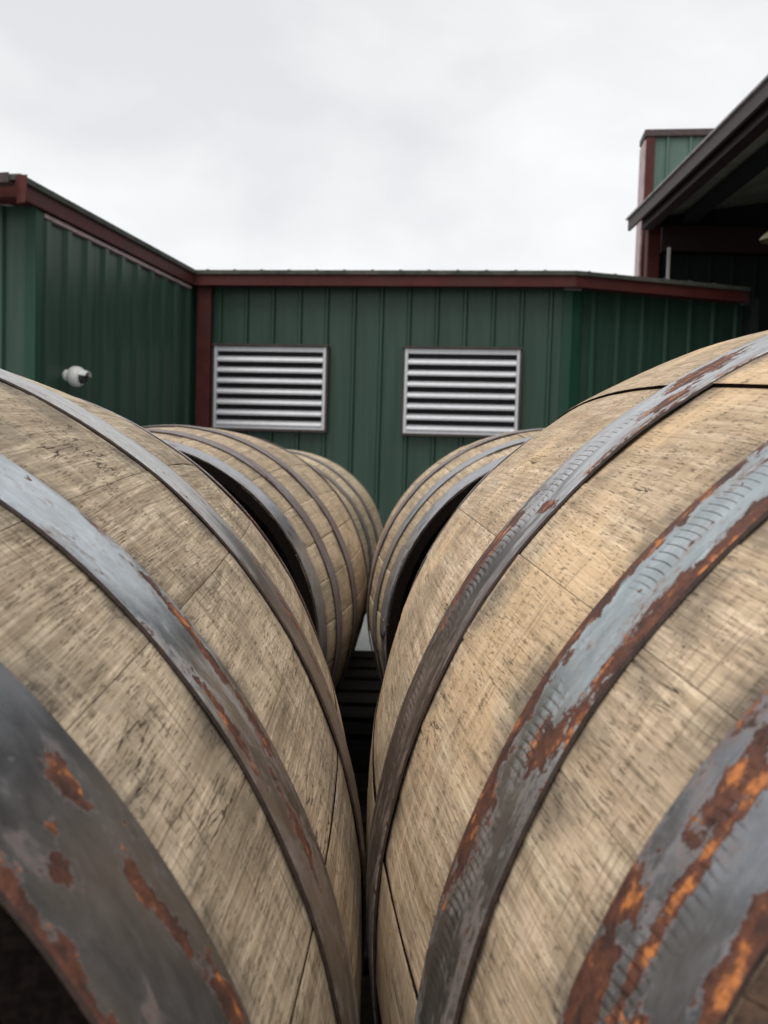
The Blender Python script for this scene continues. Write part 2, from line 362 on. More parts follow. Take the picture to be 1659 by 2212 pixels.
RIBP = [(-0.152, 0), (-0.045, 0), (-0.026, 0.026), (0.0, 0.03), (0.012, 0.026), (0.030, 0), (0.1525, 0)]
def panel_mesh(wd, z0, z1, phase=0.0, rib=1.0, minor=False, wide=1.0):
    """sheet in local x (0..wd), outward +y, z up, with a rib every 0.305 m"""
    pts = []
    k = 0
    prof = [(0.0, 0.0)]
    x = phase
    while x < wd + 0.01:
        for (dx, dy) in ((-0.030 * wide, 0), (-0.014 * wide, 0.030 * rib), (0.010 * wide, 0.030 * rib), (0.026 * wide, 0)):
            if 0 < x + dx < wd: prof.append((x + dx, dy))
        if minor:
            for sft in (0.10, 0.20):
                for (dx, dy) in ((-0.014, 0), (-0.007, 0.004), (0.007, 0.004), (0.014, 0)):
                    if 0 < x + sft + dx < wd: prof.append((x + sft + dx, dy))
        x += 0.305
    prof.append((wd, 0.0))
    prof = sorted(set(prof))
    vs = []; fs = []
    for (a_, b_) in prof: vs += [(a_, b_, z0), (a_, b_, z1)]
    n = len(prof)
    for (a_, b_) in prof: vs += [(a_, b_ - 0.006, z0), (a_, b_ - 0.006, z1)]
    for i in range(n - 1):
        fs.append((2 * i, 2 * i + 2, 2 * i + 3, 2 * i + 1))
        j = 2 * n + 2 * i; fs.append((j, j + 1, j + 3, j + 2))
    me = bpy.data.meshes.new('wall_panel'); me.from_pydata(vs, [], fs); return me

EAVE = CAMH + 2.06; FAS_B = CAMH + 1.90
W = 0.12
bx = Vector((cos(W), -sin(W), 0)); bn = Vector((-sin(W), -cos(W), 0))          # along the vent wall, outwards (towards camera)
bld = empty('metal_building', (0, 10.2, 0))
tag(bld, 'low green ribbed metal building with maroon eaves and two silver louvre vents', 'building')
def sub(o):
    o.parent = bld; o.matrix_parent_inverse = Matrix.Translation((0, -10.2, 0)); return o
def wall_run(A, d, n_, length, z0, z1, phase, parentfn, mat=None, sheet=0.915, rib=1.0, wide=1.0):
    """sheets of cladding from A along unit d, outward n_"""
    M = Matrix(((d.x, n_.x, 0, A.x), (d.y, n_.y, 0, A.y), (0, 0, 1, 0), (0, 0, 0, 1)))
    x = 0.0; k = 0
    while x < length - 0.02:
        wd = min(sheet, length - x)
        ph = (phase - x) % 0.305
        me = panel_mesh(wd, z0, z1, ph, rib, False, wide)
        o = link_mesh('wall_panel', me, None, [mat or M_green])
        o.matrix_world = M @ Matrix.Translation((x, 0.0015 * (k % 2), 0))
        mw = o.matrix_world.copy(); parentfn(o); o.matrix_basis = mw
        x += sheet; k += 1
    return M
def pt(t, D, z): # point of vent wall frame
    return Vector((cos(W) * t + sin(W) * D, -sin(W) * t + cos(W) * D, z))
DW = 9.62                    # cladding plane of the vent wall; eave edge at 9.40
k_ = DW / 9.4
T0, T1 = -3.36 * k_, 0.70 * k_
A = pt(T0, DW, 0)
wall_run(A, bx, bn, T1 - T0, 0.0, FAS_B + 0.02, (-3.005 * k_ - T0), sub)
# inside corner trim where the wall turns
tv = pt(T1 + 0.0, DW, 0)
phi = 0.30                   # the angled wall recedes by this much
dx2 = Vector((cos(phi), sin(phi), 0)); n2 = Vector((sin(phi), -cos(phi), 0))
mb = MB(); ct = pt(T1 - 0.01, DW - 0.032, 0); ce = ct + bx * 0.10; cf = ce + dx2 * 0.11
for p0, p1 in ((ct, ce), (ce, cf)):
    mb.add([p0, p1, p1 + Vector((0, 0, FAS_B)), p0 + Vector((0, 0, FAS_B))], [(0, 1, 2, 3)])
    q0, q1 = p0 + Vector((0.01, 0.035, 0)), p1 + Vector((0.01, 0.035, 0))
    mb.add([q0, q1, q1 + Vector((0, 0, FAS_B)), q0 + Vector((0, 0, FAS_B))], [(3, 2, 1, 0)])
sub(mb.build('corner_trim', M_trimg))
A2 = cf + Vector((0.0, 0.034, 0))
wall_run(A2, dx2, n2, 2.10, 0.0, FAS_B + 0.02, 0.16, sub)
# eave boards: list of polyline points of the outer eave edge (x, y)
E_ = [Vector((-3.90, 6.79, 0)), Vector((-2.78, 6.60, 0)), Vector((-2.165, 9.735, 0)), Vector((1.94, 9.234, 0)), Vector((3.98, 9.80, 0))]
def offs(poly, d):          # offset a polyline to its left side (into the building)
    out = []
    for i, p in enumerate(poly):
        dirs = []
        if i > 0: dirs.append((poly[i] - poly[i - 1]).normalized())
        if i < len(poly) - 1: dirs.append((poly[i + 1] - poly[i]).normalized())
        ns = [Vector((-u.y, u.x, 0)) for u in dirs]
        m_ = sum(ns, Vector()) / len(ns); m_ = m_ / m_.length_squared if m_.length > 0.2 else m_
        out.append(p + m_ * d)
    return out
def strip(d0, d1, z0, z1, name, mat, seg):
    """bar along segment seg of the eave between offsets d0..d1 and heights z0..z1"""
    P0, P1 = offs(E_, d0), offs(E_, d1)
    a, b, c_, d_ = P0[seg], P0[seg + 1], P1[seg + 1], P1[seg]
    u = (b - a).normalized() * 0.0015
    vs = [a + u, b - u, c_ - u, d_ + u]
    vs = [Vector((v.x, v.y, z0)) for v in vs] + [Vector((v.x, v.y, z1)) for v in vs]
    mb = MB(); mb.add(vs, [(0, 1, 2, 3), (4, 7, 6, 5), (0, 4, 5, 1), (1, 5, 6, 2), (2, 6, 7, 3), (3, 7, 4, 0)])
    return sub(mb.build(name, mat))
for s_ in range(4):
    strip(0.0, 0.03, FAS_B, EAVE - 0.045, 'fascia', M_red, s_)
    strip(-0.025, 0.045, EAVE - 0.043, EAVE, 'roof_edge', M_drip, s_)
    strip(0.032, 0.24, FAS_B + 0.02, FAS_B + 0.04, 'soffit', M_red, s_)
# J-trim under the left eave, its reflection painted pale, dividing into two lengths
P1 = offs(E_, 0.065)
for (f0, f1) in ((0.10, 0.43), (0.432, 0.98)):
    a = P1[1].lerp(P1[2], f0); b = P1[1].lerp(P1[2], f1)
    mb = MB(); u = (b - a).normalized(); n_ = Vector((u.y, -u.x, 0))
    mb.prism([(0, 0), (0.035, 0), (0.035, 0.03), (0, 0.03)], a + Vector((0, 0, FAS_B - 0.045)), b + Vector((0, 0, FAS_B - 0.045)), n_, Vector((0, 0, 1)))
    sub(mb.build('pale_trim', M_redlit))
# roof slopes and their ribs
P9 = offs(E_, 3.2)
RZ = 0.55
for s_ in range(4):
    a, b = E_[s_], E_[s_ + 1]
    u = (b - a).normalized(); n_ = Vector((-u.y, u.x, 0)); Lr = (b - a).length
    if s_ == 1: depth, back = 2.6, [P9[1], P9[2]]
    c0, c1 = P9[s_], P9[s_ + 1]
    vs = [Vector((a.x, a.y, EAVE + 0.003)), Vector((b.x, b.y, EAVE + 0.003)), Vector((c1.x, c1.y, EAVE + RZ * 0.28)), Vector((c0.x, c0.y, EAVE + RZ * 0.28))]
    mb = MB(); mb.add(vs + [v - Vector((0, 0, 0.002)) for v in vs], [(0, 1, 2, 3), (7, 6, 5, 4)])
    nr = int(Lr / 0.305)
    for i in range(nr):
        p = a + u * (0.15 + 0.305 * i) + n_ * 0.0; q = p + n_ * 2.4
        z0, z1 = EAVE + 0.004, EAVE + 0.004 + 2.4 / 3.2 * RZ * 0.28
        mb.prism([(-0.022, 0), (-0.011, 0.010), (0.011, 0.010), (0.022, 0)], (p.x, p.y, z0), (q.x, q.y, z1), u, Vector((0, 0, 1)))
    sub(mb.build('roof', M_roof))
# left wing: long side and end wall facing the camera
u1 = (E_[2] - E_[1]).normalized(); ue = (E_[1] - E_[0]).normalized()
ns1 = Vector((-u1.y, u1.x, 0)); ne1 = Vector((-ue.y, ue.x, 0))
# corner where the side wall (0.07 m behind its eave) meets the end wall (0.30 m behind)
p_s = E_[1] + ns1 * 0.07; p_e = E_[1] + ne1 * 0.30
den = u1.x * ue.y - u1.y * ue.x; df = p_e - p_s
cA = p_s + u1 * ((df.x * ue.y - df.y * ue.x) / den); cB = E_[2] + ns1 * 0.07
Pw = [E_[0] + ne1 * 0.30, cA, cB]; nl = Vector((u1.y, -u1.x, 0))
wall_run(cA, u1, nl, (cB - cA).length + 0.30, 0.0, FAS_B + 0.02, 0.17, sub, rib=0.9, wide=2.6)
u0 = (Pw[0] - cA).normalized(); n0 = Vector((u0.y, -u0.x, 0))
if n0.y > 0: n0 = -n0
u0r = -u0
wall_run(Pw[0], u0r, n0, (Pw[0] - cA).length, 0.0, FAS_B + 0.02, 0.2, sub)
# corner trim of the wing (bright dark-green angle) 
mb = MB()
c0 = cA + nl * 0.036 + n0 * 0.036
for dvec in (u1 * 0.10, -u0r * 0.09):
    p0, p1 = c0, c0 + dvec
    mb.add([p0, p1, p1 + Vector((0, 0, FAS_B)), p0 + Vector((0, 0, FAS_B))], [(0, 1, 2, 3)])
sub(mb.build('corner_trim', M_trimg))
# gutter end and outlet at the eave corner
mb = MB(); c = E_[1]
mb.prism([(0, 0), (0.06, 0.0), (0.045, -0.20), (0.015, -0.20)], (c.x - 0.02, c.y - 0.03, EAVE - 0.02), (c.x + 0.03, c.y - 0.07, EAVE - 0.02), Vector((1, 0, 0)), Vector((0, 0, 1)))
sub(mb.build('gutter_end', M_red))
mb = MB(); a = E_[0]; b = E_[1]
mb.prism([(0, 0), (0.09, 0), (0.09, 0.07), (0.075, 0.07), (0.075, 0.012), (0, 0.012)], (a.x, a.y - 0.028, EAVE - 0.09), (b.x - 0.03, b.y - 0.028, EAVE - 0.09), Vector((0, -1, 0)), Vector((0, 0, 1)))
sub(mb.build('gutter', M_flash))
# maroon downspout in the inner corner
mb = MB(); pc = pt(-3.155 * k_, DW - 0.085, 0)
Mz = Matrix.Rotation(-W, 4, 'Z')
mb.box((pc.x, pc.y, (FAS_B + 0.02) / 2), (0.158, 0.09, FAS_B + 0.02), Mz, bev=0.008)
sub(mb.build('downspout', M_red))

# louvre vents
def vent(t0, t1, zt, zb):
    ww, hh = t1 - t0, zt - zb
    F = DW - 0.060
    M = Matrix(((bx.x, bn.x, 0, 0), (bx.y, bn.y, 0, 0), (0, 0, 1, 0), (0, 0, 0, 1)))
    o = pt(t0, F, zb)
    M = Matrix.Translation(o) @ M       # local x along wall, y outwards, z up
    def fix(ob): ob.matrix_basis = M; sub(ob); ob.matrix_basis = M; return ob
    fr = MB()
    fr.box((ww / 2, 0.0, hh + 0.012), (ww + 0.05, 0.10, 0.022))
    fr.box((ww / 2, 0.0, -0.012), (ww + 0.05, 0.07, 0.022))
    fr.box((-0.012, 0.0, hh / 2), (0.024, 0.07, hh - 0.002)); fr.box((ww + 0.012, 0.0, hh / 2), (0.024, 0.07, hh - 0.002))
    f = fix(fr.build('louvre_vent', M_flash))
    b = MB(); b.box((ww / 2, -0.024, hh / 2), (ww - 0.004, 0.008, hh - 0.004)); k = b.build('backing', M_black, f)
    al = MB()
    al.box((0.016, 0.004, hh / 2), (0.030, 0.060, hh - 0.006)); al.box((ww - 0.016, 0.004, hh / 2), (0.030, 0.060, hh - 0.006))
    al.box((ww / 2, 0.004, 0.014), (ww - 0.066, 0.060, 0.022)); al.box((ww / 2, 0.000, hh - 0.03), (ww - 0.066, 0.05, 0.05))
    al.build('frame', M_alum, f)
    n = 7; z0 = 0.03; st = (hh - 0.03 - 0.055) / n
    for i in range(n):
        z = z0 + st * (i + 0.0)
        s_ = MB()
        # blade: slopes outwards and down, with a turned-down lip
        s_.prism([(0.036, 0.0), (0.040, 0.018), (0.030, 0.042), (-0.020, 0.068), (-0.022, 0.064), (0.027, 0.036), (0.036, 0.022), (0.033, 0.0)],
                 (0.034, 0, z), (ww - 0.034, 0, z), Vector((0, 1, 0)), Vector((0, 0, 1)))
        s_.build('slat', M_alum, f)
vent(-3.04 * k_, -1.80 * k_, CAMH + 1.228 * k_, CAMH + 0.335 * k_)
vent(-0.945 * k_, 0.265 * k_, CAMH + 1.228 * k_, CAMH + 0.325 * k_)

# dome camera on the side of the left wing
sp = cA + u1 * ((-0.3675 * cA.y - cA.x) / (u1.x + 0.3675 * u1.y))
M_white = simple_mat('white_plastic', (0.75, 0.74, 0.71), 0.35, 0, 20, 0.03)
M_glass = simple_mat('smoked_dome', (0.02, 0.022, 0.025), 0.12, 0, 20, 0.05)
sec = empty('security_camera', (sp.x, sp.y, CAMH + 0.655)); tag(sec, 'white round security camera fixed to the side of the left green wing', 'security camera')
ax_ = (nl * 1.0 + Vector((0, 0, -0.12))).normalized()
mb = MB(); mb.tube([nl * 0.0, nl * 0.02, nl * 0.05], [0.055, 0.055, 0.04], 20); mb.build('wall_mount', M_white, sec, True)
mb = MB(); c0 = nl * 0.045
ring = [(0.0, 0.05), (0.01, 0.072), (0.03, 0.083), (0.06, 0.086), (0.09, 0.080), (0.105, 0.070), (0.108, 0.060)]
mb.tube([c0 + ax_ * a for a, b in ring], [b for a, b in ring], 24); mb.build('housing', M_white, sec, True)
mb = MB(); ring = [(0.104, 0.056), (0.120, 0.054), (0.140, 0.044), (0.153, 0.026), (0.158, 0.006)]
mb.tube([c0 + ax_ * a for a, b in ring], [b for a, b in ring], 24); mb.build('lens_dome', M_glass, sec, True)
mb = MB(); vis = []
for i in range(13):
    an = R(20 + i * 140 / 12)
    vis.append((cos(an), sin(an)))
e1 = Vector((0, 0, 1)).cross(ax_).normalized(); e2 = ax_.cross(e1)
vs = []
for (a, b) in ((0.10, 0.066), (0.165, 0.056)):
    for (cx, cy) in vis: vs.append(c0 + ax_ * a + (e1 * cx - e2 * cy * (1 if e2.z < 0 else -1)) * b)
vs2 = [v + Vector((0, 0, -0.005)) for v in vs]
n = 13; fs = [(i, i + 1, n + i + 1, n + i) for i in range(n - 1)] + [(2 * n + i, 3 * n + i, 3 * n + i + 1, 2 * n + i + 1) for i in range(n - 1)]
fs += [(n + i, n + i + 1, 3 * n + i + 1, 3 * n + i) for i in range(n - 1)]
mb.add(vs + vs2, fs); mb.build('sun_visor', M_white, sec, True)

# ------------------------------------------------------------------ tall open shed on the right, and the tower behind it
CZ = CAMH + 3.40
XE = 3.20                          # eave line of the shed roof
shed = empty('open_shed', (6, 7, 0)); tag(shed, 'tall dark open shed with sloping maroon-edged roof at the right edge', 'shed')
def sh(o): o.parent = shed; o.matrix_parent_inverse = Matrix.Translation((-6, -7, 0)); return o
M_soff = simple_mat('olive_roof_lining', (0.30, 0.29, 0.24), 0.8, 0, 3, 0.2)
M_dark = simple_mat('shade_toned_shed_cladding', (0.007, 0.012, 0.010), 0.9, 0, 3, 0.2)  # near-black colour stands in for the shed's interior shade
M_beam = simple_mat('shade_toned_maroon_beam', (0.030, 0.010, 0.011), 0.6, 0, 6, 0.2)  # maroon darkened to paint in the shadow under the roof
YN, YF, XR = -1.0, 12.05, 9.0
sl = 0.16
ex = Vector((1, 0, 0)); ez = Vector((0, 0, 1))
def prismy(poly, y0, y1, name, mat):
    mb = MB(); mb.prism(poly, (0, y0, 0), (0, y1, 0), ex, ez); return sh(mb.build(name, mat))
prismy([(XE, CZ - 0.155), (XE + 0.035, CZ - 0.155), (XE + 0.035, CZ - 0.012), (XE, CZ - 0.012)], YN, YF, 'fascia', M_flash)
prismy([(XE - 0.03, CZ - 0.010), (XE + 0.06, CZ - 0.010), (XE + 0.06, CZ + 0.012), (XE - 0.03, CZ + 0.012)], YN, YF + 0.02, 'drip_edge', simple_mat('pale_drip_edge', (0.28, 0.25, 0.24), 0.5, 0, 9, 0.3))
prismy([(XE + 0.062, CZ - 0.03), (XR, CZ - 0.03 + (XR - XE) * sl), (XR, CZ + 0.02 + (XR - XE) * sl), (XE + 0.062, CZ + 0.02)], YN, YF, 'roof', M_soff)
prismy([(XE + 0.10, CZ - 0.22), (XE + 0.24, CZ - 0.22), (XE + 0.24, CZ - 0.035), (XE + 0.10, CZ - 0.035)], YN, YF - 0.3, 'eave_beam', M_beam)
prismy([(XE + 0.66, CZ - 0.12), (XE + 0.80, CZ - 0.12), (XE + 0.80, CZ + 0.02), (XE + 0.66, CZ + 0.02)], YN, YF - 0.3, 'purlin', M_dark)
prismy([(XE + 2.1, CZ + 0.10), (XE + 2.25, CZ + 0.10), (XE + 2.25, CZ + 0.26), (XE + 2.1, CZ + 0.26)], YN, YF - 0.3, 'purlin', M_dark)
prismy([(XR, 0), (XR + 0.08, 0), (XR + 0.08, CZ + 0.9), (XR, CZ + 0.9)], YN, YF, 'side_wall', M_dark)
for y in (YN - 0.06, 10.5 - 13.8):
    pass
mb = MB(); mb.box(((XE + XR) / 2 + 0.2, YN - 0.05, CZ / 2 + 0.3), (XR - XE, 0.08, CZ + 0.6)); sh(mb.build('unseen_near_wall', M_dark))  # unseen, added to keep daylight out of the shed
# end wall cladding with header beam, corner post
mbx = MB(); mbx.box(((XE + 0.42 + XR) / 2, YF - 0.20, CZ - 0.30), (XR - XE - 0.42, 0.16, 0.34)); sh(mbx.build('header_beam', M_beam))
x = XE + 0.40
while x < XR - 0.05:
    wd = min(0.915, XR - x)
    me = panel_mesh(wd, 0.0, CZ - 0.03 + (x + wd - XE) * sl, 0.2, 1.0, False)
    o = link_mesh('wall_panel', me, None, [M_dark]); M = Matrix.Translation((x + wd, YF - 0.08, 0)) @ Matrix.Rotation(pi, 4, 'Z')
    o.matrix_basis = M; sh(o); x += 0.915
mb = MB(); mb.box((XE + 0.30, YF - 0.16, (CZ - 0.03) / 2), (0.17, 0.14, CZ - 0.03), bev=0.01); sh(mb.build('corner_post', M_red))
mb = MB(); mb.box((XE + 0.46, YF - 0.36, (CZ - 0.45) / 2), (0.035, 0.03, CZ - 0.45)); sh(mb.build('white_pipe', M_white))
# dark partition that closes the angled wall inside the shed
mb = MB(); mb.box((4.08, 10.9, (CAMH + 1.95) / 2), (0.08, 2.1, CAMH + 1.95)); sh(mb.build('partition', M_dark))
# hanging lamp with enamel shade
lm = empty('hanging_lamp', (3.60, 8.35, CAMH + 2.20)); tag(lm, 'yellowish bowl-shaped lamp shade hanging under the shed roof at the right edge', 'lamp')
M_shade = simple_mat('yellowed_enamel', (0.17, 0.145, 0.07), 0.4, 0, 12, 0.2)
mb = MB(); rg = [(0.0, 0.13), (0.02, 0.126), (0.05, 0.10), (0.085, 0.06), (0.11, 0.03), (0.14, 0.028)]
mb.tube([(0, 0, a) for a, b in rg], [b for a, b in rg], 28, caps=False); mb.tube([(0, 0, a - 0.004) for a, b in rg], [b - 0.006 for a, b in rg], 28, caps=False); mb.build('lamp_shade', M_shade, lm, True)
mb = MB(); mb.tube([(0, 0, 0.13), (0, 0, 1.20)], 0.008, 8); mb.build('stem', M_black, lm, True)
mb = MB(); mb.tube([(0, 0, 0.10), (0, 0, 0.05), (0, 0, 0.03), (0, 0, 0.01)], [0.02, 0.035, 0.03, 0.01], 14); mb.build('bulb', M_white, lm, True)

TX0, TY0, TZ = 3.50, 12.35, CAMH + 4.70
tw = empty('square_tower', (TX0 + 0.9, TY0 + 0.9, 0)); tag(tw, 'square green clad tower with maroon corner and top trim behind the shed roof', 'tower')
def twp(o): o.parent = tw; o.matrix_parent_inverse = Matrix.Translation((-TX0 - 0.9, -TY0 - 0.9, 0)); return o
ta = 0.12
td = Vector((cos(ta), -sin(ta), 0)); tn = Vector((-sin(ta), -cos(ta), 0))
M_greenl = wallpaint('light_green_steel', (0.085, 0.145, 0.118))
TA = Vector((TX0, TY0, 0))
M = Matrix(((td.x, tn.x, 0, TA.x), (td.y, tn.y, 0, TA.y), (0, 0, 1, 0), (0, 0, 0, 1)))
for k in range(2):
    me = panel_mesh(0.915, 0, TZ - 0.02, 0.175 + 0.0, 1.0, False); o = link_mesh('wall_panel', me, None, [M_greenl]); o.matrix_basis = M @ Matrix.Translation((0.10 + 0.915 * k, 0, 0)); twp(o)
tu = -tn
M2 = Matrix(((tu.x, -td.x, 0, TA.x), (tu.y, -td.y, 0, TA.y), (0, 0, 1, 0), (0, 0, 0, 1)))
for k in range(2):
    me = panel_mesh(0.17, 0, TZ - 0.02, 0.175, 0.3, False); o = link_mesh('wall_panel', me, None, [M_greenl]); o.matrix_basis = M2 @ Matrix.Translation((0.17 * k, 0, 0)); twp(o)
def tbox(x0, x1, y0, y1, z0, z1, name, mat, bev=0.0):
    mb = MB(); mb.box(((x0 + x1) / 2, (y0 + y1) / 2, (z0 + z1) / 2), (x1 - x0, y1 - y0, z1 - z0), bev=bev)
    o = mb.build(name, mat); o.matrix_basis = M; return twp(o)
tbox(-0.02, 0.10, -0.12, 0.045, 0, TZ - 0.10, 'corner_trim', M_red, 0.01)
tbox(-0.045, -0.022, -0.36, 0.03, 0, TZ - 0.14, 'pale_trim', M_redlit)
tbox(-0.05, 1.95, -0.38, 0.06, TZ - 0.098, TZ, 'cap_trim', M_flash, 0.012)

# ------------------------------------------------------------------ pallets under the barrels
M_pal = plain_wood('shade_toned_pallet_timber', (0.010, 0.009, 0.008), (0.022, 0.019, 0.016), 1.0, 0.95)  # dark timber, its colour blackened further in place of neighbouring barrels' shade
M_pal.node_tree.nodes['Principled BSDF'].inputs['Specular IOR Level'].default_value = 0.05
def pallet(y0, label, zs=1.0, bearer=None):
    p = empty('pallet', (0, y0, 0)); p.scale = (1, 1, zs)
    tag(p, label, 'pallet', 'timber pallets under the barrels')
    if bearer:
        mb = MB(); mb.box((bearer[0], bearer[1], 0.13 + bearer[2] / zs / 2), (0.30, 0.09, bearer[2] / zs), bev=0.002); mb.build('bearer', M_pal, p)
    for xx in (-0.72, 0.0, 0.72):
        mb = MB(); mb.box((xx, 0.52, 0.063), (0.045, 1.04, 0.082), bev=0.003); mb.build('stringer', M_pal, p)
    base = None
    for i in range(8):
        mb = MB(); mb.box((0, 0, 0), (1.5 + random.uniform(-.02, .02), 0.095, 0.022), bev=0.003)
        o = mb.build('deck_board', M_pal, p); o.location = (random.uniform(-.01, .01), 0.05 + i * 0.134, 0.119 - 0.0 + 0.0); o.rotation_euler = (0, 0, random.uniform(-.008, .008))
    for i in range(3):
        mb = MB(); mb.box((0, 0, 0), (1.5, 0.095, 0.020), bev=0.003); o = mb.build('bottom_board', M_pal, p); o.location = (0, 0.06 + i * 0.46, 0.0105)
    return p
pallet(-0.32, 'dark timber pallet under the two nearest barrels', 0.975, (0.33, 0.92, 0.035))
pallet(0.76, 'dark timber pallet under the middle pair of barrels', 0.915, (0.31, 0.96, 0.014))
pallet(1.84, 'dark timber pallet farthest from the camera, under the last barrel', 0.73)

# ------------------------------------------------------------------ barrels
LB, RB, RH, TH_ = 0.90, 0.33, 0.2774, 0.026
HEADR = [RH]
def rad(s):
    u = 2 * s / LB - 1; return RB - (RB - HEADR[0]) * abs(u) ** 2
def barrel(name, label, far_shift, nc, yaw, zmid, bounds, hoops, mats, hoopmats, rows=44, cols=8, endmat=None, seed=1, proud=None, nseg=200, headr=RH, start=0.0, laps=(), drop=0.0):
    HEADR[0] = headr
    """nc = centre of near head relative to the camera; hoops = near half [(s0,s1)..]; local axis along +Y"""
    rnd = random.Random(seed)
    ax = Vector((sin(yaw), cos(yaw), 0)); mid = Vector((nc[0], nc[1], 0)) + ax * LB / 2
    b = empty(name, (mid.x, mid.y, zmid - RB), -yaw)
    tag(b, label, 'barrel', 'oak barrels lying on the timber pallets')
    # stave boundaries in degrees over the full turn
    bs = list(bounds); a = bs[-1]
    while a < bs[0] + 360 - 16:
        a += rnd.uniform(9.5, 16.5); bs.append(a)
    if bs[0] + 360 - bs[-1] < 8: bs[-1] = (bs[-2] + bs[0] + 360) / 2
    bs.append(bs[0] + 360)
    S = [start + (LB - start) * i / rows for i in range(rows + 1)]
    cf = [0, 0.012, 0.035, 0.10] + [0.10 + 0.8 * k / (cols - 1) for k in range(1, cols - 1)] + [0.90, 0.965, 0.988, 1.0] if cols > 4 else [0, 0.015, 0.04, 0.35, 0.65, 0.96, 0.985, 1.0]
    for i in range(len(bs) - 1):
        a0, a1 = R(bs[i]), R(bs[i + 1]); am = (a0 + a1) / 2; hw = (a1 - a0) / 2
        pr = (proud or {}).get(i, rnd.uniform(-0.0008, 0.0008))
        gap = 0.00015 / RB
        nx = rnd.uniform(0, 50); gdep = rnd.choice((0.0002, 0.0003, 0.0006)) if cols > 4 else rnd.choice((0.0004, 0.0010, 0.0018))
        vs = []; uvs = []; fs = []; mi = []
        nc_ = len(cf)
        for s in S:
            for k, c in enumerate(cf):
                an = a0 + gap + (a1 - a0 - 2 * gap) * c
                r_ = rad(s)
                flat = cos(hw) / cos(an - am)
                fl_ = 0.30 if cols > 4 else 0.12
                r_ = r_ * (1 + fl_ * (flat - 1) + fl_ * (1 - cos(hw)) * 0.5)
                e = min(c, 1 - c) * (a1 - a0) * r_
                r_ += pr - gdep * max(0, 1 - e / 0.0016) ** 1.5
                if cols > 4: r_ += 0.0005 * noise.noise(Vector((an * 4, s * 9, nx))) + 0.00022 * noise.noise(Vector((an * 90, s * 40, nx)))
                yy = s + (0.0006 * noise.noise(Vector((an * 30, 5.0, nx))) if s in (start, LB) else 0)
                vs.append((r_ * cos(an), yy - LB / 2, RB + r_ * sin(an))); uvs.append((an * RB, s))
        for j in range(rows):
            for k in range(nc_ - 1):
                a_ = j * nc_ + k; fs.append((a_, a_ + 1, a_ + nc_ + 1, a_ + nc_)); mi.append(0)
        # inner face: coarse
        ri = [start, start + 0.018, 0.05] + [0.05 + (LB - 0.1) * q / 8 for q in range(1, 8)] + [LB - 0.05, LB - 0.018, LB]
        kk = [a0 + gap, am, a1 - gap]; B = len(vs)
        for q, s in enumerate(ri):
            t_ = TH_ * (0.55 if q in (0, len(ri) - 1) else 1.0)
            for an in kk:
                r_ = rad(s) + pr - t_
                vs.append((r_ * cos(an), s - LB / 2, RB + r_ * sin(an))); uvs.append((an * RB, s))
        for q in range(len(ri) - 1):
            for k in range(2):
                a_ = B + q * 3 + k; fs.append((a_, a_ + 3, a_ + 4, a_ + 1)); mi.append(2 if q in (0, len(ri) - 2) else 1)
        # sides and ends (own vertices so that edges stay crisp)
        def quad(pts, uvp, m_):
            n0 = len(vs); vs.extend(pts); uvs.extend(uvp); fs.append(tuple(range(n0, n0 + len(pts)))); mi.append(m_)
        for an, kcol, kin, flip in ((a0 + gap, 0, 0, False), (a1 - gap, nc_ - 1, 2, True)):
            outer = [vs[j * nc_ + kcol] for j in range(0, rows + 1)]
            inner = [vs[B + q * 3 + kin] for q in range(len(ri))]
            step = max(1, rows // 11)
            js = list(range(0, rows, step)) + [rows]
            for x0, x1 in zip(js[:-1], js[1:]):
                f = lambda s: min(range(len(ri)), key=lambda q: abs(ri[q] - s))
                q0, q1 = f(S[x0]), f(S[x1])
                pts = [outer[x0], outer[x1], inner[q1], inner[q0]] if q0 != q1 else [outer[x0], outer[x1], inner[q1]]
                if flip: pts = pts[::-1]
                quad(pts, [(an * RB, 0.1)] * len(pts), 1)
        for row, inn, flip in ((0, 0, False), (rows, len(ri) - 1, True)):
            o_ = [vs[row * nc_ + k] for k in range(nc_)]; i_ = [vs[B + inn * 3 + k] for k in range(3)]
            pts = o_ + i_[::-1]
            if not flip: pts = pts[::-1]
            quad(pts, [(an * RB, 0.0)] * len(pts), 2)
        me = bpy.data.meshes.new('stave'); me.from_pydata(vs, [], fs)
        uvl = me.uv_layers.new(name='UVMap')
        for p in me.polygons:
            p.material_index = mi[p.index]; p.use_smooth = mi[p.index] == 0
            for li in p.loop_indices: uvl.data[li].uv = uvs[me.loops[li].vertex_index]
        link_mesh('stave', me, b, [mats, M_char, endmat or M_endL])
    # far head (closed), recessed inside the staves
    hb = MB(); hr = rad(LB - 0.04) - TH_ - 0.002
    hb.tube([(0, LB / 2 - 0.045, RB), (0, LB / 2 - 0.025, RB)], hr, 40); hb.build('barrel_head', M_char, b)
    # hoops
    allh = [(h, hm, False) for h, hm in zip(hoops, hoopmats)] + [((LB - h[1] + (far_shift if h is hoops[2] else 0), LB - h[0] + (far_shift if h is hoops[2] else 0)), hm, True) for h, hm in zip(hoops, hoopmats)]
